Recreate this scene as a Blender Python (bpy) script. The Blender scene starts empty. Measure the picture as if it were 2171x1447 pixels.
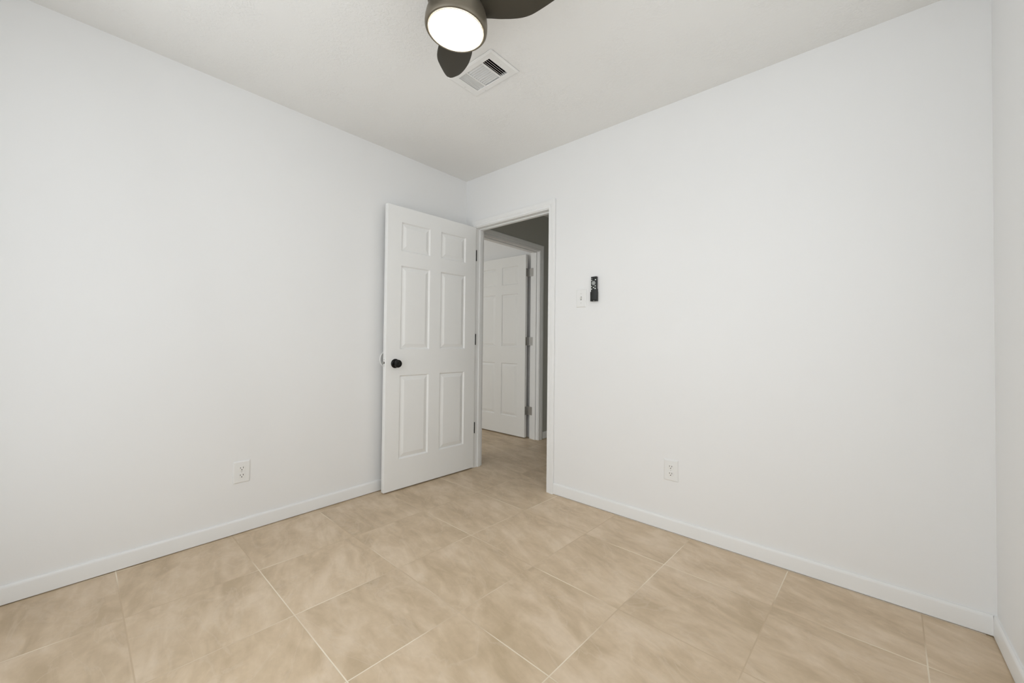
import bpy, bmesh, math
from mathutils import Vector, Matrix

scene = bpy.context.scene
COL = scene.collection

# ------------------------------------------------------------------ camera
IMG_W = 2171.0
F_PX = 834.44
YAW, PITCH, ROLL = -0.72142, 0.01675, 0.0105
cam_data = bpy.data.cameras.new('camera')
cam_data.sensor_fit = 'HORIZONTAL'
cam_data.sensor_width = 36.0
cam_data.lens = F_PX * 36.0 / IMG_W
cam_data.shift_y = -(723.5 - 707.62) / IMG_W
cam_data.clip_start = 0.02
cam = bpy.data.objects.new('camera', cam_data)
COL.objects.link(cam)
fw = Vector((math.cos(PITCH) * math.sin(YAW), math.cos(PITCH) * math.cos(YAW), math.sin(PITCH)))
rt = Vector((math.cos(YAW), -math.sin(YAW), 0))
up = rt.cross(fw)
r2 = rt * math.cos(ROLL) + up * math.sin(ROLL)
u2 = -rt * math.sin(ROLL) + up * math.cos(ROLL)
cm = Matrix((r2, u2, -fw)).transposed().to_4x4()
cm.translation = Vector((2.54844, -2.28011, 1.06732))
cam.matrix_world = cm
scene.camera = cam

# ------------------------------------------------------------------ view, world, fill lamps outside the windows
scene.view_settings.view_transform = 'Standard'
scene.view_settings.look = 'None'
scene.view_settings.gamma = 1.0
scene.view_settings.use_curve_mapping = False
scene.view_settings.exposure = -0.02

world = bpy.data.worlds.new('daylight')
scene.world = world
world.use_nodes = True
world.node_tree.nodes['Background'].inputs['Color'].default_value = (0.93, 0.97, 1.0, 1)
world.node_tree.nodes['Background'].inputs['Strength'].default_value = 1.68

W = 2.929        # room width (x), door wall is y = 0, left wall is x = 0
YB = -2.72       # wall behind the camera
H = 2.44
T = 0.115        # wall thickness
T1 = 0.090       # wall between bedroom and hall
HC = -0.04       # face of the hall's end wall


def area(name, loc, direction, sx, sy, power, color):
    d = bpy.data.lights.new(name, 'AREA')
    d.shape = 'RECTANGLE'
    d.size, d.size_y = sx, sy
    d.energy = power
    d.color = color
    o = bpy.data.objects.new(name, d)
    o.location = loc
    o.rotation_euler = Vector(direction).to_track_quat('-Z', 'Y').to_euler()
    COL.objects.link(o)
    return o


DAY = (0.95, 0.98, 1.0)
area('window_fill', (1.46, YB - 0.24, 1.25), (0.8, 1, 0.3), 2.3, 1.9, 10.6, DAY)  # lamp added outside the widened rear window
area('window_fill', (W + 0.24, -1.55, 1.52), (-1, 0.5, 0.2), 1.3, 1.15, 4.2, DAY)  # added side lamp, brightens the open door and left wall
area('window_fill', (-1.20, -2.22, 1.50), (0, 1, 0), 1.2, 1.2, 15.5, (1.0, 1.0, 0.96))  # added lamp in the next room, lights the second door's front


# ------------------------------------------------------------------ materials
def new_mat(name):
    m = bpy.data.materials.new(name)
    m.use_nodes = True
    nt = m.node_tree
    return m, nt, nt.nodes['Principled BSDF']


def simple(name, color, rough=0.4, metal=0.0, spec=0.5):
    m, nt, b = new_mat(name)
    b.inputs['Base Color'].default_value = (*color, 1)
    b.inputs['Roughness'].default_value = rough
    b.inputs['Metallic'].default_value = metal
    b.inputs['Specular IOR Level'].default_value = spec
    return m


def node(nt, kind, **props):
    n = nt.nodes.new(kind)
    for k, v in props.items():
        setattr(n, k, v)
    return n


def math_node(nt, op, a, b=None, clamp=False):
    n = nt.nodes.new('ShaderNodeMath')
    n.operation = op
    n.use_clamp = clamp
    for i, v in enumerate((a, b)):
        if v is None:
            continue
        if isinstance(v, (int, float)):
            n.inputs[i].default_value = v
        else:
            nt.links.new(v, n.inputs[i])
    return n.outputs[0]


def painted(name, color, rough, scale, dist, strength, detail=3.0, mottled=0.015, knock=False):
    """Rolled paint: faint tone mottling and an orange-peel or knock-down bump."""
    m, nt, b = new_mat(name)
    L = nt.links
    tc = node(nt, 'ShaderNodeTexCoord')
    big = node(nt, 'ShaderNodeTexNoise')
    big.inputs['Scale'].default_value = 1.7
    big.inputs['Detail'].default_value = 3
    L.new(tc.outputs['Object'], big.inputs['Vector'])
    mix = node(nt, 'ShaderNodeMix', data_type='RGBA')
    mix.inputs[6].default_value = (*[c * (1 - mottled) for c in color], 1)
    mix.inputs[7].default_value = (*[min(1, c * (1 + mottled)) for c in color], 1)
    L.new(big.outputs['Fac'], mix.inputs[0])
    L.new(mix.outputs[2], b.inputs['Base Color'])
    b.inputs['Roughness'].default_value = rough
    b.inputs['Specular IOR Level'].default_value = 0.22
    fine = node(nt, 'ShaderNodeTexNoise')
    fine.inputs['Scale'].default_value = scale
    fine.inputs['Detail'].default_value = detail
    fine.inputs['Roughness'].default_value = 0.6
    L.new(tc.outputs['Object'], fine.inputs['Vector'])
    h = fine.outputs['Fac']
    if knock:
        fine.inputs['Distortion'].default_value = 0.8
        ramp = node(nt, 'ShaderNodeMapRange', interpolation_type='SMOOTHSTEP')
        ramp.inputs['From Min'].default_value = 0.44
        ramp.inputs['From Max'].default_value = 0.60
        L.new(h, ramp.inputs['Value'])
        patch = node(nt, 'ShaderNodeTexNoise')
        patch.inputs['Scale'].default_value = 4.5
        patch.inputs['Detail'].default_value = 2
        L.new(tc.outputs['Object'], patch.inputs['Vector'])
        pr = node(nt, 'ShaderNodeMapRange')
        pr.inputs['From Min'].default_value = 0.35
        pr.inputs['From Max'].default_value = 0.7
        L.new(patch.outputs['Fac'], pr.inputs['Value'])
        h = math_node(nt, 'MULTIPLY', ramp.outputs[0], pr.outputs[0])
    bump = node(nt, 'ShaderNodeBump')
    bump.inputs['Strength'].default_value = strength
    bump.inputs['Distance'].default_value = dist
    L.new(h, bump.inputs['Height'])
    L.new(bump.outputs['Normal'], b.inputs['Normal'])
    return m


def tile_floor(name, org, e1, e2):
    """Square beige stone-look tiles with light grout; org and edge vectors in metres."""
    m, nt, b = new_mat(name)
    L = nt.links
    tc = node(nt, 'ShaderNodeTexCoord')
    sep = node(nt, 'ShaderNodeSeparateXYZ')
    L.new(tc.outputs['Object'], sep.inputs[0])
    x = math_node(nt, 'SUBTRACT', sep.outputs[0], org[0])
    y = math_node(nt, 'SUBTRACT', sep.outputs[1], org[1])
    det = e1[0] * e2[1] - e1[1] * e2[0]
    i = math_node(nt, 'ADD', math_node(nt, 'MULTIPLY', x, e2[1] / det), math_node(nt, 'MULTIPLY', y, -e2[0] / det))
    j = math_node(nt, 'ADD', math_node(nt, 'MULTIPLY', x, -e1[1] / det), math_node(nt, 'MULTIPLY', y, e1[0] / det))
    fi, fj = math_node(nt, 'FLOOR', i), math_node(nt, 'FLOOR', j)
    ri, rj = math_node(nt, 'FRACT', i), math_node(nt, 'FRACT', j)
    di = math_node(nt, 'ABSOLUTE', math_node(nt, 'SUBTRACT', ri, 0.5))
    dj = math_node(nt, 'ABSOLUTE', math_node(nt, 'SUBTRACT', rj, 0.5))
    edge = math_node(nt, 'SUBTRACT', 0.5, math_node(nt, 'MAXIMUM', di, dj))
    gr = node(nt, 'ShaderNodeMapRange', interpolation_type='SMOOTHSTEP')
    gr.inputs['From Min'].default_value = 0.0030
    gr.inputs['From Max'].default_value = 0.0062
    gr.inputs['To Min'].default_value = 1.0
    gr.inputs['To Max'].default_value = 0.0
    L.new(edge, gr.inputs['Value'])
    # per-tile random offset and quarter turn
    cid = node(nt, 'ShaderNodeCombineXYZ')
    L.new(fi, cid.inputs[0]); L.new(fj, cid.inputs[1])
    wn = node(nt, 'ShaderNodeTexWhiteNoise', noise_dimensions='2D')
    L.new(cid.outputs[0], wn.inputs['Vector'])
    loc = node(nt, 'ShaderNodeCombineXYZ')
    L.new(ri, loc.inputs[0]); L.new(rj, loc.inputs[1])
    L.new(math_node(nt, 'MULTIPLY', wn.outputs['Value'], 37.0), loc.inputs[2])
    rot = node(nt, 'ShaderNodeVectorRotate', rotation_type='Z_AXIS')
    rot.inputs['Center'].default_value = (0.5, 0.5, 0)
    L.new(loc.outputs[0], rot.inputs['Vector'])
    ang = math_node(nt, 'ADD', math_node(nt, 'MULTIPLY', math_node(nt, 'FLOOR', math_node(nt, 'MULTIPLY', wn.outputs['Value'], 1.99)), 3.14159), math_node(nt, 'MULTIPLY', wn.outputs['Value'], 0.35))
    L.new(ang, rot.inputs['Angle'])
    off = node(nt, 'ShaderNodeVectorMath', operation='MULTIPLY_ADD')
    off.inputs[1].default_value = (0.95, 1.9, 1.0)
    L.new(rot.outputs[0], off.inputs[0])
    L.new(wn.outputs['Color'], off.inputs[2])
    cloud = node(nt, 'ShaderNodeTexNoise')
    cloud.inputs['Scale'].default_value = 1.5
    cloud.inputs['Detail'].default_value = 7
    cloud.inputs['Roughness'].default_value = 0.55
    cloud.inputs['Distortion'].default_value = 0.6
    L.new(off.outputs[0], cloud.inputs['Vector'])
    ramp = node(nt, 'ShaderNodeValToRGB')
    e = ramp.color_ramp.elements
    e[0].position = 0.36; e[0].color = (*DARK_TILE, 1)
    e[1].position = 0.64; e[1].color = (*LIGHT_TILE, 1)
    mid = ramp.color_ramp.elements.new(0.50); mid.color = (*MID_TILE, 1)
    soft = node(nt, 'ShaderNodeTexNoise')
    soft.inputs['Scale'].default_value = 2.6
    soft.inputs['Detail'].default_value = 5
    soft.inputs['Distortion'].default_value = 1.5
    L.new(off.outputs[0], soft.inputs['Vector'])
    both = math_node(nt, 'ADD', math_node(nt, 'MULTIPLY', cloud.outputs['Fac'], 0.62), math_node(nt, 'MULTIPLY', soft.outputs['Fac'], 0.38))
    stretch = node(nt, 'ShaderNodeVectorMath', operation='MULTIPLY')
    stretch.inputs[1].default_value = (0.9, 2.6, 1.0)
    L.new(off.outputs[0], stretch.inputs[0])
    streak = node(nt, 'ShaderNodeTexNoise')
    streak.inputs['Scale'].default_value = 1.6
    streak.inputs['Detail'].default_value = 6
    streak.inputs['Roughness'].default_value = 0.6
    streak.inputs['Distortion'].default_value = 0.35
    L.new(stretch.outputs[0], streak.inputs['Vector'])
    both = math_node(nt, 'ADD', both, math_node(nt, 'MULTIPLY', math_node(nt, 'SUBTRACT', streak.outputs['Fac'], 0.5), 0.26))
    L.new(both, ramp.inputs['Fac'])
    # thin wavy veins
    vein = node(nt, 'ShaderNodeTexNoise')
    vein.inputs['Scale'].default_value = 1.15
    vein.inputs['Detail'].default_value = 5
    vein.inputs['Distortion'].default_value = 1.2
    L.new(off.outputs[0], vein.inputs['Vector'])
    va = math_node(nt, 'ABSOLUTE', math_node(nt, 'SUBTRACT', vein.outputs['Fac'], 0.5))
    vm = node(nt, 'ShaderNodeMapRange', interpolation_type='SMOOTHSTEP')
    vm.inputs['From Min'].default_value = 0.0
    vm.inputs['From Max'].default_value = 0.022
    vm.inputs['To Min'].default_value = 0.24
    vm.inputs['To Max'].default_value = 0.0
    L.new(va, vm.inputs['Value'])
    mv = node(nt, 'ShaderNodeMix', data_type='RGBA')
    L.new(vm.outputs[0], mv.inputs[0])
    L.new(ramp.outputs[0], mv.inputs[6])
    mv.inputs[7].default_value = (*VEIN, 1)
    # fine grain
    grain = node(nt, 'ShaderNodeTexNoise')
    grain.inputs['Scale'].default_value = 60
    grain.inputs['Detail'].default_value = 3
    L.new(tc.outputs['Object'], grain.inputs['Vector'])
    gm = node(nt, 'ShaderNodeMapRange')
    gm.inputs['To Min'].default_value = 0.95
    gm.inputs['To Max'].default_value = 1.05
    L.new(grain.outputs['Fac'], gm.inputs['Value'])
    tint = node(nt, 'ShaderNodeMapRange')
    tint.inputs['To Min'].default_value = 0.98
    tint.inputs['To Max'].default_value = 1.02
    L.new(wn.outputs['Value'], tint.inputs['Value'])
    sc = node(nt, 'ShaderNodeVectorMath', operation='SCALE')
    L.new(mv.outputs[2], sc.inputs[0])
    L.new(math_node(nt, 'MULTIPLY', gm.outputs[0], tint.outputs[0]), sc.inputs['Scale'])
    # grout: pale where clean, close to the tile where soiled
    wear = node(nt, 'ShaderNodeTexNoise')
    wear.inputs['Scale'].default_value = 1.6
    wear.inputs['Detail'].default_value = 2
    L.new(tc.outputs['Object'], wear.inputs['Vector'])
    wr = node(nt, 'ShaderNodeMapRange')
    wr.inputs['From Min'].default_value = 0.47
    wr.inputs['From Max'].default_value = 0.62
    L.new(wear.outputs['Fac'], wr.inputs['Value'])
    gc = node(nt, 'ShaderNodeMix', data_type='RGBA')
    L.new(wr.outputs[0], gc.inputs[0])
    gc.inputs[6].default_value = (*GROUT_SOILED, 1)
    gc.inputs[7].default_value = (*GROUT, 1)
    fin = node(nt, 'ShaderNodeMix', data_type='RGBA')
    L.new(gr.outputs[0], fin.inputs[0])
    L.new(sc.outputs[0], fin.inputs[6])
    L.new(gc.outputs[2], fin.inputs[7])
    L.new(fin.outputs[2], b.inputs['Base Color'])
    rg = node(nt, 'ShaderNodeMapRange')
    rg.inputs['To Min'].default_value = 0.42
    rg.inputs['To Max'].default_value = 0.8
    L.new(gr.outputs[0], rg.inputs['Value'])
    L.new(rg.outputs[0], b.inputs['Roughness'])
    b.inputs['Specular IOR Level'].default_value = 0.35
    bump = node(nt, 'ShaderNodeBump')
    bump.inputs['Strength'].default_value = 0.35
    bump.inputs['Distance'].default_value = 0.0015
    L.new(math_node(nt, 'SUBTRACT', 1.0, gr.outputs[0]), bump.inputs['Height'])
    L.new(bump.outputs['Normal'], b.inputs['Normal'])
    return m


DARK_TILE = (0.545, 0.418, 0.275)
MID_TILE = (0.652, 0.510, 0.352)
LIGHT_TILE = (0.745, 0.602, 0.445)
VEIN = (0.74, 0.62, 0.49)
GROUT = (0.88, 0.78, 0.63)
GROUT_SOILED = (0.61, 0.475, 0.33)

M_WALL = painted('wall_paint', (0.91, 0.91, 0.905), 0.45, 130, 0.0006, 0.25)
M_CEIL = painted('ceiling_paint', (0.90, 0.895, 0.875), 0.8, 55, 0.003, 0.36, detail=4, knock=True)
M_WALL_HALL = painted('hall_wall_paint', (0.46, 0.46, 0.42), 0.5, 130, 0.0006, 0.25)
M_TRIM = painted('trim_paint', (0.91, 0.91, 0.90), 0.32, 90, 0.0004, 0.12, mottled=0.008)
M_DOOR = painted('door_paint', (0.93, 0.93, 0.915), 0.36, 110, 0.0004, 0.12, mottled=0.008)
M_FLOOR = tile_floor('beige_tile', (0.038, -1.6635), (0.437, -0.0047), (0.0196, 0.4424))
M_FLOOR_HALL = tile_floor('beige_tile_hall', (0.077, 0.300), (0.440, 0.0), (0.0, 0.4424))
M_PLATE = simple('white_plastic', (0.90, 0.90, 0.885), 0.3)
M_RECEPT = simple('socket_plastic', (0.91, 0.905, 0.88), 0.3)
M_SLOT = simple('dark_slot', (0.02, 0.02, 0.018), 0.7)
M_SCREW = simple('painted_screw', (0.72, 0.71, 0.68), 0.4)
M_BLACK_METAL = simple('black_metal', (0.012, 0.012, 0.011), 0.28, 0.6)
M_STEEL = simple('brushed_steel', (0.55, 0.53, 0.49), 0.3, 1.0)
M_NICKEL = simple('dull_nickel', (0.42, 0.41, 0.39), 0.45, 0.7)
M_BRONZE = simple('fan_bronze', (0.19, 0.165, 0.125), 0.40, 0.45)
M_BLADE = simple('fan_blade', (0.052, 0.046, 0.034), 0.42, 0.1)
M_REMOTE = simple('remote_plastic', (0.010, 0.012, 0.011), 0.35)
M_HOLDER = simple('holder_plastic', (0.016, 0.018, 0.017), 0.45)
M_BUTTON = simple('button_print', (0.62, 0.65, 0.62), 0.5)
M_BUTTON_WHITE = simple('button_white', (0.80, 0.82, 0.80), 0.5)
M_DIAL = simple('dial_grey', (0.30, 0.31, 0.305), 0.5)
M_DUCT = simple('duct_dark', (0.015, 0.015, 0.012), 0.9)
M_VENT = simple('vent_enamel', (0.88, 0.875, 0.855), 0.4)
M_FRAME = simple('window_vinyl', (0.82, 0.82, 0.81), 0.35)


def emitter(name, color, strength):
    m, nt, b = new_mat(name)
    b.inputs['Base Color'].default_value = (0.9, 0.9, 0.88, 1)
    b.inputs['Emission Color'].default_value = (*color, 1)
    b.inputs['Emission Strength'].default_value = strength
    b.inputs['Roughness'].default_value = 0.5
    return m


M_LAMP = emitter('lamp_diffuser', (1.0, 0.96, 0.90), 15.0)

m, nt, b = new_mat('rim_acrylic')
b.inputs['Base Color'].default_value = (0.9, 0.84, 0.72, 1)
b.inputs['Roughness'].default_value = 0.2
b.inputs['Transmission Weight'].default_value = 0.3
M_RIM = m

m, nt, b = new_mat('window_glass')
tr = nt.nodes.new('ShaderNodeBsdfTransparent')
gl = nt.nodes.new('ShaderNodeBsdfGlossy')
gl.inputs['Roughness'].default_value = 0.02
mx = nt.nodes.new('ShaderNodeMixShader')
mx.inputs[0].default_value = 0.05
nt.links.new(tr.outputs[0], mx.inputs[1])
nt.links.new(gl.outputs[0], mx.inputs[2])
nt.links.new(mx.outputs[0], nt.nodes['Material Output'].inputs['Surface'])
M_GLASS = m


# ------------------------------------------------------------------ mesh helpers
def tag(o, label=None, cat=None, group=None, kind=None):
    for k, v in (('label', label), ('category', cat), ('group', group), ('kind', kind)):
        if v:
            o[k] = v
    return o


def link(name, bm, mat, parent=None, smooth=False):
    bmesh.ops.recalc_face_normals(bm, faces=bm.faces)
    me = bpy.data.meshes.new(name)
    bm.to_mesh(me)
    bm.free()
    for mm in (mat if isinstance(mat, (list, tuple)) else [mat]):
        me.materials.append(mm)
    if smooth:
        for p in me.polygons:
            p.use_smooth = True
        me.set_sharp_from_angle(angle=math.radians(38))
    o = bpy.data.objects.new(name, me)
    COL.objects.link(o)
    if parent:
        o.parent = parent
    return o


def empty(name, loc=(0, 0, 0), rz=0.0):
    o = bpy.data.objects.new(name, None)
    o.empty_display_size = 0.05
    o.location = loc
    o.rotation_euler = (0, 0, rz)
    COL.objects.link(o)
    return o


def add_box(bm, lo, hi, bev=0.0, seg=2, mat_index=0):
    x0, y0, z0 = lo
    x1, y1, z1 = hi
    vs = [bm.verts.new(p) for p in ((x0, y0, z0), (x1, y0, z0), (x1, y1, z0), (x0, y1, z0),
                                    (x0, y0, z1), (x1, y0, z1), (x1, y1, z1), (x0, y1, z1))]
    fs = [bm.faces.new([vs[k] for k in q]) for q in
          ((0, 3, 2, 1), (4, 5, 6, 7), (0, 1, 5, 4), (1, 2, 6, 5), (2, 3, 7, 6), (3, 0, 4, 7))]
    for f in fs:
        f.material_index = mat_index
    if bev:
        es = list({e for f in fs for e in f.edges})
        bmesh.ops.bevel(bm, geom=es, offset=bev, segments=seg, profile=0.5, affect='EDGES')


def box(name, lo, hi, mat, parent=None, bev=0.0, seg=2):
    bm = bmesh.new()
    add_box(bm, lo, hi, bev, seg)
    return link(name, bm, mat, parent, smooth=bev > 0)


def add_lathe(bm, prof, seg=48, mtx=None, cap=True):
    """Revolve (radius, height) pairs about Z."""
    rings = []
    for r, z in prof:
        if r < 1e-6:
            rings.append([bm.verts.new((0, 0, z))])
        else:
            rings.append([bm.verts.new((r * math.cos(2 * math.pi * k / seg), r * math.sin(2 * math.pi * k / seg), z)) for k in range(seg)])
    for a, c in zip(rings, rings[1:]):
        for k in range(seg):
            n = (k + 1) % seg
            if len(a) == 1 and len(c) == 1:
                continue
            if len(a) == 1:
                bm.faces.new((a[0], c[k], c[n]))
            elif len(c) == 1:
                bm.faces.new((a[k], a[n], c[0]))
            else:
                bm.faces.new((a[k], a[n], c[n], c[k]))
    if cap:
        for r in (rings[0], rings[-1]):
            if len(r) > 1:
                bm.faces.new(r)
    if mtx:
        bmesh.ops.transform(bm, matrix=mtx, verts=[v for r in rings for v in r])


def slab(name, P, ucuts, vcuts, holes, t0, t1, mat):
    """Plate with rectangular holes as one closed mesh. P maps (u, v, t) to a point."""
    us = sorted(set(ucuts + [h[k] for h in holes for k in (0, 1)]))
    vs = sorted(set(vcuts + [h[k] for h in holes for k in (2, 3)]))
    nu, nv = len(us) - 1, len(vs) - 1

    def solid(i, j):
        if not (0 <= i < nu and 0 <= j < nv):
            return False
        cu, cv = (us[i] + us[i + 1]) / 2, (vs[j] + vs[j + 1]) / 2
        return not any(h[0] < cu < h[1] and h[2] < cv < h[3] for h in holes)
    bm = bmesh.new()
    cache = {}

    def V(i, j, t):
        k = (i, j, t)
        if k not in cache:
            cache[k] = bm.verts.new(P(us[i], vs[j], t))
        return cache[k]
    for i in range(nu):
        for j in range(nv):
            if not solid(i, j):
                continue
            for t in (t0, t1):
                bm.faces.new((V(i, j, t), V(i + 1, j, t), V(i + 1, j + 1, t), V(i, j + 1, t)))
            for (di, dj, a, c) in ((-1, 0, (i, j), (i, j + 1)), (1, 0, (i + 1, j), (i + 1, j + 1)),
                                   (0, -1, (i, j), (i + 1, j)), (0, 1, (i, j + 1), (i + 1, j + 1))):
                if not solid(i + di, j + dj):
                    bm.faces.new((V(*a, t0), V(*c, t0), V(*c, t1), V(*a, t1)))
    return link(name, bm, mat)


def structure(o, label, cat):
    return tag(o, label, cat, kind='structure')


# ------------------------------------------------------------------ room shell
OX0, OX1, OZ = 0.128, 0.887, 2.012      # bedroom door opening between the jamb faces
VX0, VX1, VY0, VY1 = 0.975, 1.220, -0.955, -0.800   # duct hole in the ceiling

structure(slab('floor', lambda u, v, t: (u, v, t), [0.0 - T, W + T], [YB - T, 0.055], [], -0.06, 0.0, M_FLOOR),
          'beige stone-look square tile floor of the empty bedroom', 'floor')
structure(slab('floor_hall', lambda u, v, t: (u, v, t), [-2.9, 4.0], [0.055, 1.62], [], -0.06, 0.0, M_FLOOR_HALL),
          'beige tile floor of the dim hall beyond the open doorway', 'floor')
structure(slab('ceiling', lambda u, v, t: (u, v, t), [-T, W + T], [YB - T, T1], [(VX0, VX1, VY0, VY1)], H, H + 0.1, M_CEIL),
          'white knock-down textured bedroom ceiling', 'ceiling')
structure(slab('ceiling_hall', lambda u, v, t: (u, v, t), [-2.9, 4.0], [T1, 1.62], [], H, H + 0.1, M_CEIL),
          'dim white hall ceiling beyond the doorway', 'ceiling')

structure(slab('wall_left', lambda u, v, t: (t, u, v), [YB - T, 0.0], [0.0, H], [], -T, 0.0, M_WALL),
          'plain white wall left of the open six-panel door', 'wall')
structure(slab('wall_right', lambda u, v, t: (u, t, v), [-T, W + T], [0.0, H], [(OX0 - 0.018, OX1 + 0.018, -1, OZ + 0.018)], 0.0, T1, M_WALL),
          'long white wall with the doorway, light switch and outlet', 'wall')
structure(slab('wall_far_right', lambda u, v, t: (t, u, v), [YB - T, 0.0], [0.0, H], [(-2.2, -0.9, 0.95, 2.1)], W, W + T, M_WALL),
          'white wall seen edge-on along the right border', 'wall')
structure(slab('wall_rear', lambda u, v, t: (u, t, v), [0.0, W], [0.0, H], [(0.30, 2.62, 0.25, 2.20)], YB - T, YB, M_WALL),
          'white window wall behind the viewer', 'wall')

# hall and the room across it
HY0, HY1, HZ = 0.235, 1.097, 2.035      # opening of the hall's end door
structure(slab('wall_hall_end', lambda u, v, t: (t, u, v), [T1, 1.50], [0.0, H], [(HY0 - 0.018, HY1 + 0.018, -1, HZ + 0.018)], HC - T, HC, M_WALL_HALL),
          'grey hall wall around the second doorway', 'wall')
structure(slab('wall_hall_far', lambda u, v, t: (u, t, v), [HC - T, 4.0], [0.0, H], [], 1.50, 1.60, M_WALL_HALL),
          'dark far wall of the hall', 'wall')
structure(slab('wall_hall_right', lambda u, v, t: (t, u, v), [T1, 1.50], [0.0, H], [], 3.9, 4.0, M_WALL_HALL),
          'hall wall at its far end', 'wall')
structure(slab('wall_next_room_side', lambda u, v, t: (u, t, v), [-2.9, HC - T], [0.0, H], [], 1.145, 1.245, M_WALL),
          'shaded wall behind the second open door', 'wall')
structure(slab('wall_next_room_end', lambda u, v, t: (t, u, v), [-2.1, 1.145], [0.0, H], [], -2.9, -2.8, M_WALL),
          'end wall of the room across the hall', 'wall')
structure(slab('wall_next_room_opening', lambda u, v, t: (u, t, v), [-2.8, -T], [0.0, H], [(-1.8, -0.6, 0.92, 2.08)], -2.1, -2.0, M_WALL),  # unseen opening, added so the lamp outside reaches the second door
          'unseen wall across the hall, its opening added to light the second door', 'wall')
structure(slab('floor_next_room', lambda u, v, t: (u, v, t), [-2.9, -T], [-2.1, 0.055], [], -0.06, 0.0, M_FLOOR_HALL),
          'tile floor of the room across the hall', 'floor')
structure(slab('ceiling_next_room', lambda u, v, t: (u, v, t), [-2.9, -T], [-2.1, T1], [], H, H + 0.1, M_CEIL),
          'ceiling of the room across the hall', 'ceiling')


# ------------------------------------------------------------------ windows behind the viewer
def window(name, P, u0, u1, z0, z1, label):
    root = empty(name)
    bm = bmesh.new()

    def bar(a0, a1, b0, b1, t0=-0.085, t1=-0.035):
        p, q = P(a0, b0, t0), P(a1, b1, t1)
        add_box(bm, [min(p[k], q[k]) for k in range(3)], [max(p[k], q[k]) for k in range(3)], 0.003, 1)
    w = 0.045
    bar(u0, u1, z0, z0 + w); bar(u0, u1, z1 - w, z1)
    bar(u0, u0 + w, z0 + w, z1 - w); bar(u1 - w, u1, z0 + w, z1 - w)
    bar(u0 + w, u1 - w, (z0 + z1) / 2 - 0.02, (z0 + z1) / 2 + 0.02)
    link('window_frame', bm, M_FRAME, root)
    zm = (z0 + z1) / 2
    for c0, c1 in ((z0 + w, zm - 0.02), (zm + 0.02, z1 - w)):
        bm = bmesh.new()
        p, q = P(u0 + w, c0, -0.062), P(u1 - w, c1, -0.058)
        add_box(bm, [min(p[k], q[k]) for k in range(3)], [max(p[k], q[k]) for k in range(3)])
        link('window_pane', bm, M_GLASS, root)
    bm = bmesh.new()
    p, q = P(u0 - 0.04, z0 - 0.02, -0.03), P(u1 + 0.04, z0, 0.03)
    add_box(bm, [min(p[k], q[k]) for k in range(3)], [max(p[k], q[k]) for k in range(3)], 0.004, 2)
    link('window_sill', bm, M_TRIM, root)
    structure(root, label, 'window')


window('window_1', lambda u, v, t: (u, YB + t, v), 0.30, 2.62, 0.25, 2.20, 'unseen white window behind the viewer, widened to even out the light')  # rear opening made this wide to flatten the light on the walls
window('window_2', lambda u, v, t: (W - t, u, v), -2.2, -0.9, 0.95, 2.1, 'unseen white sash window added beside the viewer to light the door')  # unseen window added to bring light from the right


# ------------------------------------------------------------------ baseboards
def baseboard(name, P, u0, u1, label, h=0.076):
    """Board with an eased top edge and a thin dark gap over the tiles."""
    prof = [(0.0, 0.004), (0.0115, 0.004), (0.0115, h - 0.012), (0.0100, h - 0.004), (0.0060, h), (0.0, h)]
    bm = bmesh.new()
    n = max(2, int((u1 - u0) / 0.15))
    rings = []
    for k in range(n + 1):
        u = u0 + (u1 - u0) * k / n
        rings.append([bm.verts.new(P(u, d, z)) for d, z in prof])
    for a, c in zip(rings, rings[1:]):
        for k in range(len(prof)):
            m2 = (k + 1) % len(prof)
            bm.faces.new((a[k], a[m2], c[m2], c[k]))
    bm.faces.new(rings[0]); bm.faces.new(rings[-1])
    return structure(link(name, bm, M_TRIM, smooth=True), label, 'baseboard')


baseboard('baseboard_left', lambda u, d, z: (d, u, z), YB, 0.0, 'white baseboard along the left wall, running behind the open door')
baseboard('baseboard_right', lambda u, d, z: (u, -d, z), 0.947, W - 0.0115, 'white baseboard from the doorway to the right corner')
baseboard('baseboard_far_right', lambda u, d, z: (W - d, u, z), YB, 0.0, 'white baseboard at the lower right edge')
baseboard('baseboard_rear', lambda u, d, z: (u, YB + d, z), 0.012, W - 0.012, 'white baseboard under the window wall')
baseboard('baseboard_hall', lambda u, d, z: (HC + d, u, z), 1.175, 1.50, 'shaded baseboard in the hall beside the second door frame')

# thin strip of sanded caulk on the tiles along the right-hand wall
bm = bmesh.new()
import random
random.seed(4)
prev = None
for k in range(61):
    u = 0.96 + (W - 0.99) * k / 60
    d0, d1 = 0.0135, 0.0165 + 0.006 * random.random() * (0.4 + 0.6 * abs(math.sin(k * 0.35)))
    cur = [bm.verts.new(p) for p in ((u, -d0, 0.0), (u, -d1, 0.0), (u, -d1, 0.0025), (u, -d0, 0.0035))]
    if prev:
        for a in range(4):
            c = (a + 1) % 4
            bm.faces.new((prev[a], prev[c], cur[c], cur[a]))
    else:
        bm.faces.new(cur)
    prev = cur
bm.faces.new(prev)
M_CAULK = simple('caulk', (0.62, 0.52, 0.40), 0.8)
structure(link('trim_3', bm, M_CAULK), 'tan caulk line on the tiles under the right baseboard', 'trim')


# ------------------------------------------------------------------ door frames
CASING = [(0.0, 0.0), (0.0, 0.008), (0.004, 0.010), (0.016, 0.010), (0.019, 0.0085), (0.024, 0.0125), (0.046, 0.0145), (0.055, 0.013), (0.057, 0.009), (0.057, 0.0)]


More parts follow.
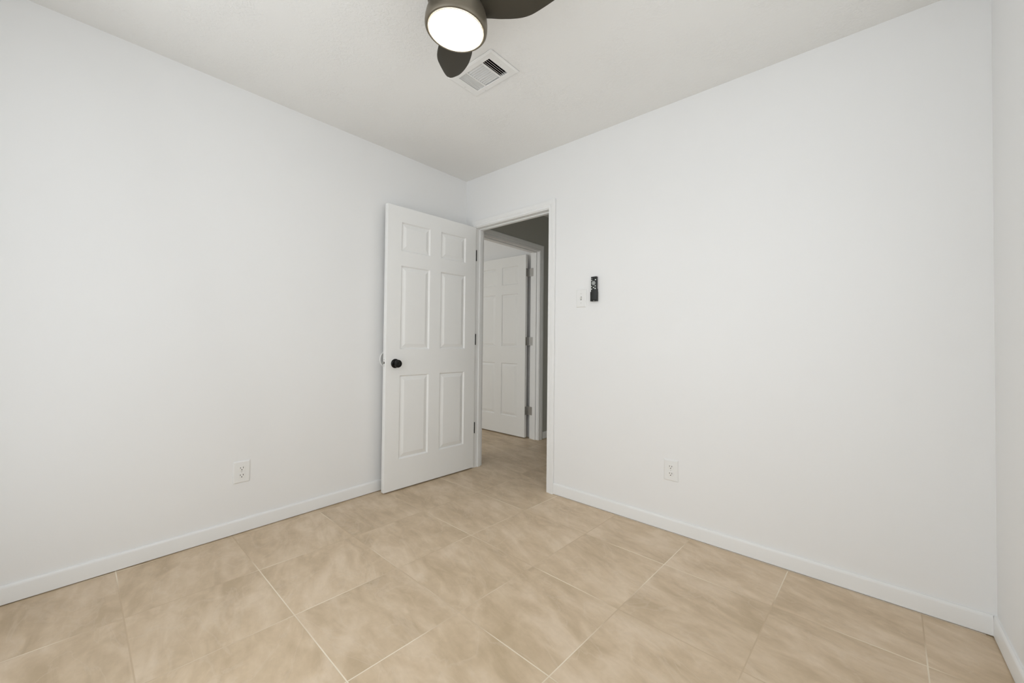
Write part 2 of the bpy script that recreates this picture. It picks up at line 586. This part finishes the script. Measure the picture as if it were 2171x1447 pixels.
def casing(P, u0, u1, top, side, parent, scale=1.0):
    """Mitred moulding round an opening. P(u, z, d): d is the height above the wall face."""
    bm = bmesh.new()
    rows = []
    for w, d in CASING:
        w *= scale
        rows.append([bm.verts.new(P(u, z, d * side)) for u, z in ((u0 - w, 0.0), (u0 - w, top + w), (u1 + w, top + w), (u1 + w, 0.0))])
    for a, c in zip(rows, rows[1:]):
        for k in range(3):
            bm.faces.new((a[k], a[k + 1], c[k + 1], c[k]))
    for k in (0, 3):
        bm.faces.new([r[k] for r in rows])
    return link('casing', bm, M_TRIM, parent)


def lining(name, P, u0, u1, top, t0, t1, th, inset, parent):
    """Three boards round an opening as one mesh: inner faces at inset from the opening."""
    bm = bmesh.new()

    def bx(a0, a1, z0, z1):
        p, q = P(a0, z0, t0), P(a1, z1, t1)
        add_box(bm, [min(p[k], q[k]) for k in range(3)], [max(p[k], q[k]) for k in range(3)], 0.0015, 1)
    bx(u0 + inset - th, u0 + inset, 0.0, top - inset)
    bx(u1 - inset, u1 - inset + th, 0.0, top - inset)
    bx(u0 + inset - th, u1 - inset + th, top - inset, top - inset + th)
    return link(name, bm, M_TRIM, parent)


# bedroom door frame: u = x, wall face y = 0, depth towards +y
PA = lambda u, z, t: (u, t, z)
root = empty('trim_1', (0, 0, 0))
lining('jamb', PA, OX0, OX1, OZ, -0.002, T1 + 0.001, 0.018, 0.0, root)
lining('door_stop', PA, OX0, OX1, OZ, 0.040, 0.072, 0.0085, 0.0085, root)
casing(lambda u, z, d: (u, -d - 0.0005, z), OX0 - 0.004, OX1 + 0.002, OZ + 0.006, 1, root)
casing(lambda u, z, d: (u, T1 + d + 0.0005, z), OX0 - 0.004, OX1 + 0.004, OZ + 0.006, 1, root)
structure(root, 'white painted frame and casing of the bedroom doorway', 'door frame')

# hall end door frame: u = y, wall face x = HC, depth towards -x
PB = lambda u, z, t: (HC - t, u, z)
root = empty('trim_2', (0, 0, 0))
lining('jamb', PB, HY0, HY1, HZ, -0.002, T + 0.002, 0.018, 0.0, root)
lining('door_stop', PB, HY0, HY1, HZ, 0.032, 0.068, 0.0105, 0.0105, root)
casing(lambda u, z, d: (HC + d + 0.0005, u, z), HY0 - 0.005, HY1 + 0.005, HZ + 0.005, 1, root, 1.1)
structure(root, 'shaded white door frame seen across the hall', 'door frame')


# ------------------------------------------------------------------ six-panel doors
def door_leaf(name, width, z0, z1, thick=0.035):
    """Moulded six-panel leaf. Local X from the hinge edge, front face at y = 0, back at y = -thick."""
    us = [0.0, 0.112, 0.356, 0.456, 0.700, width]
    zs = [z0, 0.219, 0.812, 0.997, 1.595, 1.700, 1.907, z1]
    bm = bmesh.new()

    def face(pts):
        return bm.faces.new([bm.verts.new(p) for p in pts])
    for y, s in ((0.0, -1.0), (-thick, 1.0)):
        for i in range(5):
            for j in range(7):
                a0, a1, c0, c1 = us[i], us[i + 1], zs[j], zs[j + 1]
                if i in (1, 3) and j in (1, 3, 5):
                    ring = lambda o, d: [(a0 + o, y + s * d, c0 + o), (a1 - o, y + s * d, c0 + o), (a1 - o, y + s * d, c1 - o), (a0 + o, y + s * d, c1 - o)]
                    rs = [ring(0, 0), ring(0.002, 0.0015), ring(0.008, 0.0105), ring(0.010, 0.0112), ring(0.036, 0.0022), ring(0.039, 0.0015)]
                    for r0, r1 in zip(rs, rs[1:]):
                        for k in range(4):
                            n = (k + 1) % 4
                            face((r0[k], r0[n], r1[n], r1[k]))
                    face(rs[-1])
                else:
                    face(((a0, y, c0), (a1, y, c0), (a1, y, c1), (a0, y, c1)))
    for i in range(5):
        for z in (z0, z1):
            face(((us[i], 0, z), (us[i + 1], 0, z), (us[i + 1], -thick, z), (us[i], -thick, z)))
    for j in range(7):
        for u in (0.0, width):
            face(((u, 0, zs[j]), (u, 0, zs[j + 1]), (u, -thick, zs[j + 1]), (u, -thick, zs[j])))
    bmesh.ops.remove_doubles(bm, verts=bm.verts, dist=1e-5)
    bmesh.ops.recalc_face_normals(bm, faces=bm.faces)
    es = [e for e in bm.edges if len(e.link_faces) == 2 and e.link_faces[0].normal.angle(e.link_faces[1].normal) > 1.4
          and all(v.co.x in (0.0,) or abs(v.co.x - width) < 1e-5 or abs(v.co.z - z0) < 1e-5 or abs(v.co.z - z1) < 1e-5 for v in e.verts)]
    bmesh.ops.bevel(bm, geom=es, offset=0.003, segments=2, profile=0.5, affect='EDGES')
    o = link(name, bm, M_DOOR)
    return o


ROT_OUT = Matrix.Rotation(math.radians(-90), 4, 'X')    # local Z -> +Y (out of the front face)
ROT_BACK = Matrix.Rotation(math.radians(90), 4, 'X')


def knob(door, u, z, thick, mat, mat2):
    for rot, y in ((ROT_OUT, 0.0), (ROT_BACK, -thick)):
        mt = Matrix.Translation((u, y, z)) @ rot
        bm = bmesh.new()
        add_lathe(bm, [(0.0, 0.0), (0.0325, 0.0), (0.0325, 0.003), (0.029, 0.007), (0.020, 0.0095), (0.013, 0.011), (0.0115, 0.020), (0.0115, 0.026)], 48, mt)
        r = link('rosette', bm, mat, door, smooth=True)
        bm = bmesh.new()
        add_lathe(bm, [(0.0115, 0.024), (0.014, 0.026), (0.021, 0.0285), (0.0262, 0.034), (0.0275, 0.041), (0.0262, 0.047), (0.022, 0.0515), (0.012, 0.0535), (0.0095, 0.0535), (0.008, 0.0525), (0.0, 0.0525)], 48, mt)
        k = link('knob', bm, mat, door, smooth=True)
        bm = bmesh.new()
        add_box(bm, (-0.0035, -0.0008, 0.0522), (0.0035, 0.0008, 0.0535))
        bmesh.ops.transform(bm, matrix=mt, verts=bm.verts)
        link('key_slot', bm, mat2, k)


def latch(door, width, z, thick):
    bm = bmesh.new()
    add_box(bm, (width - 0.001, -thick / 2 - 0.0125, z - 0.028), (width + 0.0012, -thick / 2 + 0.0125, z + 0.028), 0.001, 1)
    lp = link('latch_plate', bm, M_DOOR, door)
    bm = bmesh.new()
    add_lathe(bm, [(0.0, 0.0), (0.0085, 0.0), (0.0085, 0.002), (0.0, 0.002)], 24,
              Matrix.Translation((width + 0.001, -thick / 2, z)) @ Matrix.Rotation(math.radians(90), 4, 'Y'))
    link('bolt_hole', bm, M_SLOT, lp)
    bm = bmesh.new()
    add_box(bm, (width - 0.004, -thick / 2 - 0.006, z - 0.006), (width + 0.010, -thick / 2 + 0.004, z + 0.006), 0.002, 2)
    link('latch_bolt', bm, M_STEEL, lp, smooth=True)
    for dz in (-0.021, 0.021):
        bm = bmesh.new()
        add_lathe(bm, [(0.0, 0.0), (0.003, 0.0), (0.0026, 0.0008), (0.0, 0.001)], 16,
                  Matrix.Translation((width + 0.001, -thick / 2, z + dz)) @ Matrix.Rotation(math.radians(90), 4, 'Y'))
        link('screw', bm, M_NICKEL, lp)


# bedroom door: open about 88 degrees against the left wall
LEAF_W = 0.811
door1 = door_leaf('door_1', LEAF_W, 0.008, 2.016)
ang1 = math.atan2(-0.788, -0.035)
door1.location = (0.135, -0.004, 0.0)
door1.rotation_euler = (0, 0, ang1)
structure(door1, 'white six-panel door swung open against the left wall, black knob', 'door')
knob(door1, 0.737, 0.898, 0.035, M_BLACK_METAL, M_SLOT)
latch(door1, LEAF_W, 0.904, 0.035)
for z in (1.780, 1.074, 0.336):
    bm = bmesh.new()
    add_lathe(bm, [(0.0, -0.046), (0.003, -0.046), (0.0042, -0.0445), (0.0042, 0.0445), (0.003, 0.046), (0.0, 0.046)], 16, Matrix.Translation((-0.0040, -0.0010, z)))
    h = link('hinge', bm, M_BLACK_METAL, door1, smooth=True)
    bm = bmesh.new()
    add_box(bm, (-0.0015, -0.030, z - 0.0445), (0.0005, -0.002, z + 0.0445))
    link('hinge_leaf', bm, M_BLACK_METAL, h)

# second door across the hall: open 90 degrees into the next room
door2 = door_leaf('door_2', 0.84, 0.010, 2.018)
door2.location = (-0.188, 1.050, 0.0)
door2.rotation_euler = (0, 0, math.pi)
structure(door2, 'second white six-panel door standing open across the hall, grey hinges', 'door')
knob(door2, 0.775, 0.895, 0.035, M_NICKEL, M_SLOT)
latch(door2, 0.84, 0.895, 0.035)
for z in (1.820, 1.062, 0.302):
    bm = bmesh.new()
    # plate on the door edge, plate on the jamb and the barrel between them
    add_box(bm, (-0.0022, -0.034, z - 0.0445), (0.0002, -0.003, z + 0.0445), 0.0008, 1)
    h = link('hinge', bm, M_NICKEL, door2)
    bm = bmesh.new()
    add_lathe(bm, [(0.0, -0.047), (0.0045, -0.047), (0.006, -0.0445), (0.006, 0.0445), (0.0045, 0.047), (0.0, 0.047)], 16, Matrix.Translation((-0.005, -0.040, z)))
    link('hinge_barrel', bm, M_NICKEL, h, smooth=True)
    bm = bmesh.new()
    add_box(bm, (-0.067, -0.0468, z - 0.0445), (-0.006, -0.0440, z + 0.0445), 0.0008, 1)
    link('hinge_leaf', bm, M_NICKEL, h)

# round wall protector behind the bedroom door knob
bm = bmesh.new()
add_lathe(bm, [(0.0, 0.0), (0.064, 0.0), (0.064, 0.003), (0.061, 0.0055), (0.055, 0.0055), (0.052, 0.0035), (0.0, 0.0035)], 64, Matrix.Rotation(math.radians(90), 4, 'Y'))
o = link('wall_protector', bm, M_PLATE, smooth=True)
o.location = (0.0002, -0.738, 0.925)
tag(o, 'round white wall protector half hidden behind the black door knob', 'door stop')


# ------------------------------------------------------------------ wall plates (local X right, Y out of the wall, Z up)
def plate_mesh(w, h, th=0.006):
    bm = bmesh.new()
    rings = []
    for o, y in ((0, 0.0), (0, th * 0.35), (0.0025, th * 0.8), (0.006, th)):
        rings.append([bm.verts.new(p) for p in ((-w / 2 + o, y, -h / 2 + o), (w / 2 - o, y, -h / 2 + o), (w / 2 - o, y, h / 2 - o), (-w / 2 + o, y, h / 2 - o))])
    for a, c in zip(rings, rings[1:]):
        for k in range(4):
            n = (k + 1) % 4
            bm.faces.new((a[k], a[n], c[n], c[k]))
    bm.faces.new(rings[0]); bm.faces.new(rings[-1])
    return bm


def screw_head(parent, z, y):
    bm = bmesh.new()
    add_lathe(bm, [(0.0, 0.0), (0.0032, 0.0), (0.0028, 0.0010), (0.0, 0.0013)], 20, Matrix.Translation((0, y, z)) @ ROT_OUT)
    return link('screw', bm, M_SCREW, parent)


def outlet(loc, rz, label, group):
    root = empty('wall_outlet', loc, rz)
    tag(root, label, 'outlet', group)
    link('cover_plate', plate_mesh(0.079, 0.118), M_PLATE, root)
    for dz in (0.0195, -0.0195):
        bm = bmesh.new()
        pts = []
        for k in range(40):
            a = 2 * math.pi * k / 40
            pts.append((0.0172 * math.cos(a), max(-0.0135, min(0.0135, 0.0172 * math.sin(a)))))
        lo = [bm.verts.new((x, 0.0045, z + dz)) for x, z in pts]
        mi = [bm.verts.new((x, 0.0072, z + dz)) for x, z in pts]
        hi = [bm.verts.new((x * 0.95, 0.0078, z * 0.95 + dz)) for x, z in pts]
        for a, c in ((lo, mi), (mi, hi)):
            for k in range(40):
                n = (k + 1) % 40
                bm.faces.new((a[k], a[n], c[n], c[k]))
        bm.faces.new(hi); bm.faces.new(lo)
        rc = link('receptacle', bm, M_RECEPT, root)
        for sx, sh in ((-0.0064, 0.0042), (0.0064, 0.0034)):
            box('slot', (sx - 0.0012, 0.0074, dz + 0.0035 - sh), (sx + 0.0012, 0.0081, dz + 0.0035 + sh), M_SLOT, rc)
        bm = bmesh.new()
        add_lathe(bm, [(0.0, 0.0), (0.0025, 0.0), (0.0025, 0.0007), (0.0, 0.0007)], 20, Matrix.Translation((0, 0.0074, dz - 0.0075)) @ ROT_OUT)
        link('ground_hole', bm, M_SLOT, rc)
    screw_head(root, 0.0, 0.006)
    return root


RZ_RIGHT = math.pi          # plates on the door wall face -y
RZ_LEFT = -math.pi / 2      # plates on the left wall face +x
outlet((0.0, -1.623, 0.332), RZ_LEFT, 'white duplex outlet low on the left wall, left of the open door', 'duplex wall outlets')
outlet((1.752, 0.0, 0.345), RZ_RIGHT, 'white duplex outlet low on the long right wall', 'duplex wall outlets')

root = empty('light_switch', (1.159, 0.0, 1.354), RZ_RIGHT)
tag(root, 'white single toggle light switch beside the black remote', 'switch')
link('cover_plate', plate_mesh(0.075, 0.120), M_PLATE, root)
box('toggle_slot', (-0.0052, 0.0055, -0.012), (0.0052, 0.0064, 0.012), simple('slot_grey', (0.30, 0.30, 0.29), 0.6), root)
bm = bmesh.new()
vs = [bm.verts.new(p) for p in ((-0.0040, 0.006, -0.0075), (0.0040, 0.006, -0.0075), (0.0040, 0.006, 0.0065), (-0.0040, 0.006, 0.0065),
                                (-0.0034, 0.0175, 0.0035), (0.0034, 0.0175, 0.0035), (0.0034, 0.0165, 0.0105), (-0.0034, 0.0165, 0.0105))]
for q in ((0, 1, 2, 3), (4, 5, 6, 7), (0, 1, 5, 4), (1, 2, 6, 5), (2, 3, 7, 6), (3, 0, 4, 7)):
    bm.faces.new([vs[k] for k in q])
bmesh.ops.bevel(bm, geom=list(bm.edges), offset=0.0008, segments=2, affect='EDGES')
link('toggle', bm, M_RECEPT, root, smooth=True)
screw_head(root, 0.0302, 0.006)
screw_head(root, -0.0302, 0.006)

# remote in its wall cradle
RX, RZ0 = 1.2620, 1.410
holder = empty('remote_holder', (RX, 0.0, RZ0), RZ_RIGHT)
tag(holder, 'black wall cradle holding the lower half of the remote', 'remote holder')
bm = bmesh.new()
add_box(bm, (-0.0205, 0.0, -0.078), (0.0205, 0.004, 0.0), 0.0015, 2)
link('back_plate', bm, M_HOLDER, holder, smooth=True)
bm = bmesh.new()
add_box(bm, (-0.0226, 0.002, -0.080), (-0.0206, 0.0245, -0.020), 0.0008, 2)
add_box(bm, (0.0206, 0.002, -0.080), (0.0226, 0.0245, -0.020), 0.0008, 2)
add_box(bm, (-0.0226, 0.002, -0.0825), (0.0226, 0.0245, -0.0772), 0.0012, 2)
link('cradle', bm, M_HOLDER, holder, smooth=True)
bm = bmesh.new()
add_lathe(bm, [(0.0, 0.0), (0.0028, 0.0), (0.0024, 0.001), (0.0, 0.0012)], 16, Matrix.Translation((-0.004, 0.0243, -0.0798)) @ ROT_OUT)
link('screw', bm, M_NICKEL, holder)

remote = empty('remote_control', (RX, 0.0, RZ0), RZ_RIGHT)
tag(remote, 'black slim remote with round grey dial and white buttons on the wall', 'remote control')
bm = bmesh.new()
add_box(bm, (-0.0202, 0.0048, -0.0765), (0.0202, 0.0225, 0.078), 0.0030, 3)
link('body', bm, M_REMOTE, remote, smooth=True)


def button(name, x, z, r, mat, parent, h=0.0012):
    bm = bmesh.new()
    add_lathe(bm, [(0.0, 0.0), (r, 0.0), (r, h * 0.7), (r * 0.85, h), (0.0, h)], 32, Matrix.Translation((x, 0.0222, z)) @ ROT_OUT)
    return link(name, bm, mat, parent, smooth=True)


# local +X points to the left in the photograph's view of this wall
d = button('dial', 0.0, 0.0354, 0.0145, M_DIAL, remote, 0.0015)
bm = bmesh.new()
add_lathe(bm, [(0.0070, 0.0), (0.0082, 0.0), (0.0082, 0.0006), (0.0070, 0.0006)], 32, Matrix.Translation((0.0, 0.0236, 0.0354)) @ ROT_OUT, cap=False)
link('dial_ring', bm, M_BUTTON, d)
button('button', 0.0, 0.0354, 0.0030, M_BUTTON, d, 0.0020)
for x, z, r, mm in ((0.0123, 0.0660, 0.0034, M_DIAL), (0.0130, 0.0538, 0.0036, M_BUTTON), (-0.0137, 0.0563, 0.0040, M_BUTTON_WHITE),
                    (0.0140, 0.0138, 0.0036, M_BUTTON), (-0.0123, 0.0162, 0.0040, M_BUTTON), (0.0, 0.0065, 0.0046, M_BUTTON),
                    (0.0143, -0.0026, 0.0038, M_BUTTON_WHITE), (-0.0118, -0.0004, 0.0042, M_BUTTON_WHITE)):
    button('button', x, z, r, mm, remote)

# ------------------------------------------------------------------ ceiling vent
vent = empty('ceiling_vent', ((VX0 + VX1) / 2, (VY0 + VY1) / 2, H))
tag(vent, 'white three-bank air register on the ceiling beside the fan', 'vent')
cx, cy = vent.location.x, vent.location.y
IX0, IX1, IY0, IY1 = 0.986 - cx, 1.208 - cx, -0.945 - cy, -0.810 - cy
bm = bmesh.new()
ow, oh = 0.158, 0.1035
zt = -0.0015
rings = []
for lo, hi, ax0, ax1, z in ((-ow, ow, -oh, oh, zt), (-ow + 0.001, ow - 0.001, -oh + 0.001, oh - 0.001, -0.004), (-ow + 0.010, ow - 0.010, -oh + 0.010, oh - 0.010, -0.0075),
                            (IX0 - 0.003, IX1 + 0.003, IY0 - 0.003, IY1 + 0.003, -0.0075), (IX0, IX1, IY0, IY1, -0.006), (IX0, IX1, IY0, IY1, 0.010)):
    rings.append([bm.verts.new(p) for p in ((lo, ax0, z), (hi, ax0, z), (hi, ax1, z), (lo, ax1, z))])
for a, c in zip(rings, rings[1:]):
    for k in range(4):
        n = (k + 1) % 4
        bm.faces.new((a[k], a[n], c[n], c[k]))
link('frame', bm, M_VENT, vent)
# sheet-metal boot above the louvres
bm = bmesh.new()
add_box(bm, (VX0 - cx + 0.001, VY0 - cy + 0.001, 0.008), (VX1 - cx - 0.001, VY1 - cy - 0.001, 0.16))
bm.faces.ensure_lookup_table()
bmesh.ops.delete(bm, geom=[f for f in bm.faces if f.calc_center_median().z < 0.01], context='FACES')
link('duct', bm, M_DUCT, vent)


def louvre(center, axis, length, chord, lo, hi, lean):
    """Curved slat: the lower lip makes angle lo with the vertical, the upper edge hi; lean = +1 or -1 side."""
    bm = bmesh.new()
    pts, y, z = [], 0.0, 0.0
    N = 5
    for k in range(N + 1):
        pts.append((y, z))
        a = math.radians(lo + (hi - lo) * k / (N - 1) if k < N else hi)
        y += math.sin(a) * chord / N
        z += math.cos(a) * chord / N
    prof = [(p[0] * lean, p[1]) for p in pts]
    back = [(p[0] * lean + 0.0009 * lean, p[1] - 0.0005) for p in reversed(pts)]
    loop = prof + back
    ends = []
    for x in (-length / 2, length / 2):
        ends.append([bm.verts.new((x, a, b)) for a, b in loop])
    n = len(loop)
    for k in range(n):
        m2 = (k + 1) % n
        bm.faces.new((ends[0][k], ends[0][m2], ends[1][m2], ends[1][k]))
    bm.faces.new(ends[0]); bm.faces.new(ends[1])
    mt = Matrix.Rotation(math.pi / 2, 4, 'Z') if axis == 'y' else Matrix()
    bmesh.ops.transform(bm, matrix=Matrix.Translation(center) @ mt, verts=bm.verts)
    return link('louvre', bm, M_VENT, vent)


B1, B2 = 1.156 - cx, 1.047 - cx
ZL = -0.0055
my = (IY0 + IY1) / 2
for bx_ in (B1, B2):
    box('divider', (bx_ - 0.003, IY0, -0.0065), (bx_ + 0.003, IY1, 0.0100 if bx_ == B2 else -0.0010), M_VENT, vent)
# local +y of a slat laid along y points to -x
for k in range(4):
    louvre((B1 + 0.003 + (IX1 - B1 - 0.003) * (k + 1) / 4.0, my, ZL), 'y', IY1 - IY0, 0.016, 42, 48, 1)
for k in range(5):
    louvre((IX0 + (B2 - IX0 - 0.003) * (k + 0.3) / 5, my, ZL), 'y', IY1 - IY0, 0.0098, 10, 55, -1)
for k in range(9):
    louvre(((B1 + B2) / 2, IY0 + 0.004 + (IY1 - IY0 - 0.010) * (k + 0.85) / 9, ZL), 'x', B1 - B2 - 0.006, 0.0150, 5, 68, -1)
for dx, dy in ((-0.075, 0.090), (0.125, 0.0), (-0.14, 0.0)):
    bm = bmesh.new()
    add_lathe(bm, [(0.0, 0.0), (0.0030, 0.0), (0.0024, 0.0012), (0.0, 0.0015)], 16, Matrix.Translation((dx, dy, -0.0072)) @ Matrix.Rotation(math.pi, 4, 'X'))
    link('screw', bm, M_SCREW, vent)

# ------------------------------------------------------------------ ceiling fan
FX, FY = 1.4635, -1.350
fan = empty('ceiling_fan', (FX, FY, H))
# the short stem lets the fan hang a few degrees off level
fan.rotation_mode = 'AXIS_ANGLE'
fan.rotation_axis_angle = (math.radians(3.5), -0.660, 0.751, 0.0)
tag(fan, 'dark bronze three-blade ceiling fan with a lit round lamp', 'ceiling fan')
bm = bmesh.new()
add_lathe(bm, [(0.0, 0.007), (0.086, 0.007), (0.088, -0.006), (0.088, -0.045), (0.080, -0.058), (0.045, -0.066), (0.0, -0.066)], 64)
link('canopy', bm, M_BRONZE, fan, smooth=True)
bm = bmesh.new()
add_lathe(bm, [(0.0, -0.060), (0.050, -0.062), (0.092, -0.075), (0.106, -0.095), (0.110, -0.130), (0.110, -0.150), (0.106, -0.156), (0.0, -0.156)], 64)
link('motor_housing', bm, M_BRONZE, fan, smooth=True)
bm = bmesh.new()
add_lathe(bm, [(0.0, -0.150), (0.086, -0.152), (0.096, -0.165), (0.104, -0.182), (0.1095, -0.202), (0.1125, -0.220), (0.1130, -0.236), (0.1118, -0.2445), (0.1085, -0.2490), (0.1040, -0.2498), (0.1020, -0.2490), (0.1018, -0.240), (0.0, -0.238)], 64)
link('light_housing', bm, M_BRONZE, fan, smooth=True)
bm = bmesh.new()
add_lathe(bm, [(0.0, -0.2380), (0.0972, -0.2380), (0.0972, -0.2480), (0.096, -0.2495), (0.07, -0.2503), (0.035, -0.2507), (0.0, -0.2508)], 64)
link('lamp_diffuser', bm, M_LAMP, fan, smooth=True)
bm = bmesh.new()
add_lathe(bm, [(0.0976, -0.242), (0.0976, -0.2508), (0.0995, -0.2515), (0.1014, -0.2505), (0.1014, -0.242), (0.0976, -0.242)], 64, cap=False)
link('trim_ring', bm, M_RIM, fan, smooth=True)

PROFILE = [  # u, +v, -v
    (0.060, 0.044, -0.040), (0.100, 0.046, -0.048), (0.130, 0.050, -0.060), (0.160, 0.054, -0.071), (0.195, 0.059, -0.080),
    (0.230, 0.061, -0.083), (0.265, 0.057, -0.081), (0.300, 0.046, -0.076), (0.335, 0.033, -0.066), (0.362, 0.022, -0.054),
    (0.378, 0.014, -0.043), (0.388, 0.007, -0.030), (0.393, -0.001, -0.019)]


def smooth_profile(pts, n=4):
    out = []
    for i in range(len(pts) - 1):
        p0, p1, p2, p3 = pts[max(i - 1, 0)], pts[i], pts[i + 1], pts[min(i + 2, len(pts) - 1)]
        for k in range(n):
            t = k / n
            out.append(tuple(0.5 * (2 * b + (c - a) * t + (2 * a - 5 * b + 4 * c - d) * t * t + (3 * b - a - 3 * c + d) * t ** 3)
                             for a, b, c, d in zip(p0, p1, p2, p3)))
    return out + [pts[-1]]


PROFILE = smooth_profile(PROFILE)


def blade_mesh():
    bm = bmesh.new()
    top, bot = [], []
    NV = 8
    for u, vp, vm in PROFILE:
        rt_, rb_ = [], []
        for k in range(NV + 1):
            s = k / NV
            v = vp + (vm - vp) * s
            edge = 1 - (2 * s - 1) ** 4
            th = 0.0018 + 0.0050 * edge * (1 - 0.5 * u / 0.39)
            z = -0.172 - 0.26 * v * min(1.0, u / 0.15) + 0.006 * (u / 0.39) ** 2
            rt_.append(bm.verts.new((u, v, z + th)))
            rb_.append(bm.verts.new((u, v, z - th)))
        top.append(rt_); bot.append(rb_)
    for rows, in ((top,), (bot,)):
        for a, c in zip(rows, rows[1:]):
            for k in range(NV):
                bm.faces.new((a[k], a[k + 1], c[k + 1], c[k]))
    n = len(top)
    for i in range(n - 1):
        for k in (0, NV):
            bm.faces.new((top[i][k], top[i + 1][k], bot[i + 1][k], bot[i][k]))
    for i in (0, n - 1):
        for k in range(NV):
            bm.faces.new((top[i][k], top[i][k + 1], bot[i][k + 1], bot[i][k]))
    return bm


first = None
for a in (145, 25, 265):
    if first is None:
        o = first = link('blade', blade_mesh(), M_BLADE, fan, smooth=True)
    else:
        o = first.copy()
        COL.objects.link(o)
        o.parent = fan
    o.rotation_euler = (0, 0, math.radians(a))
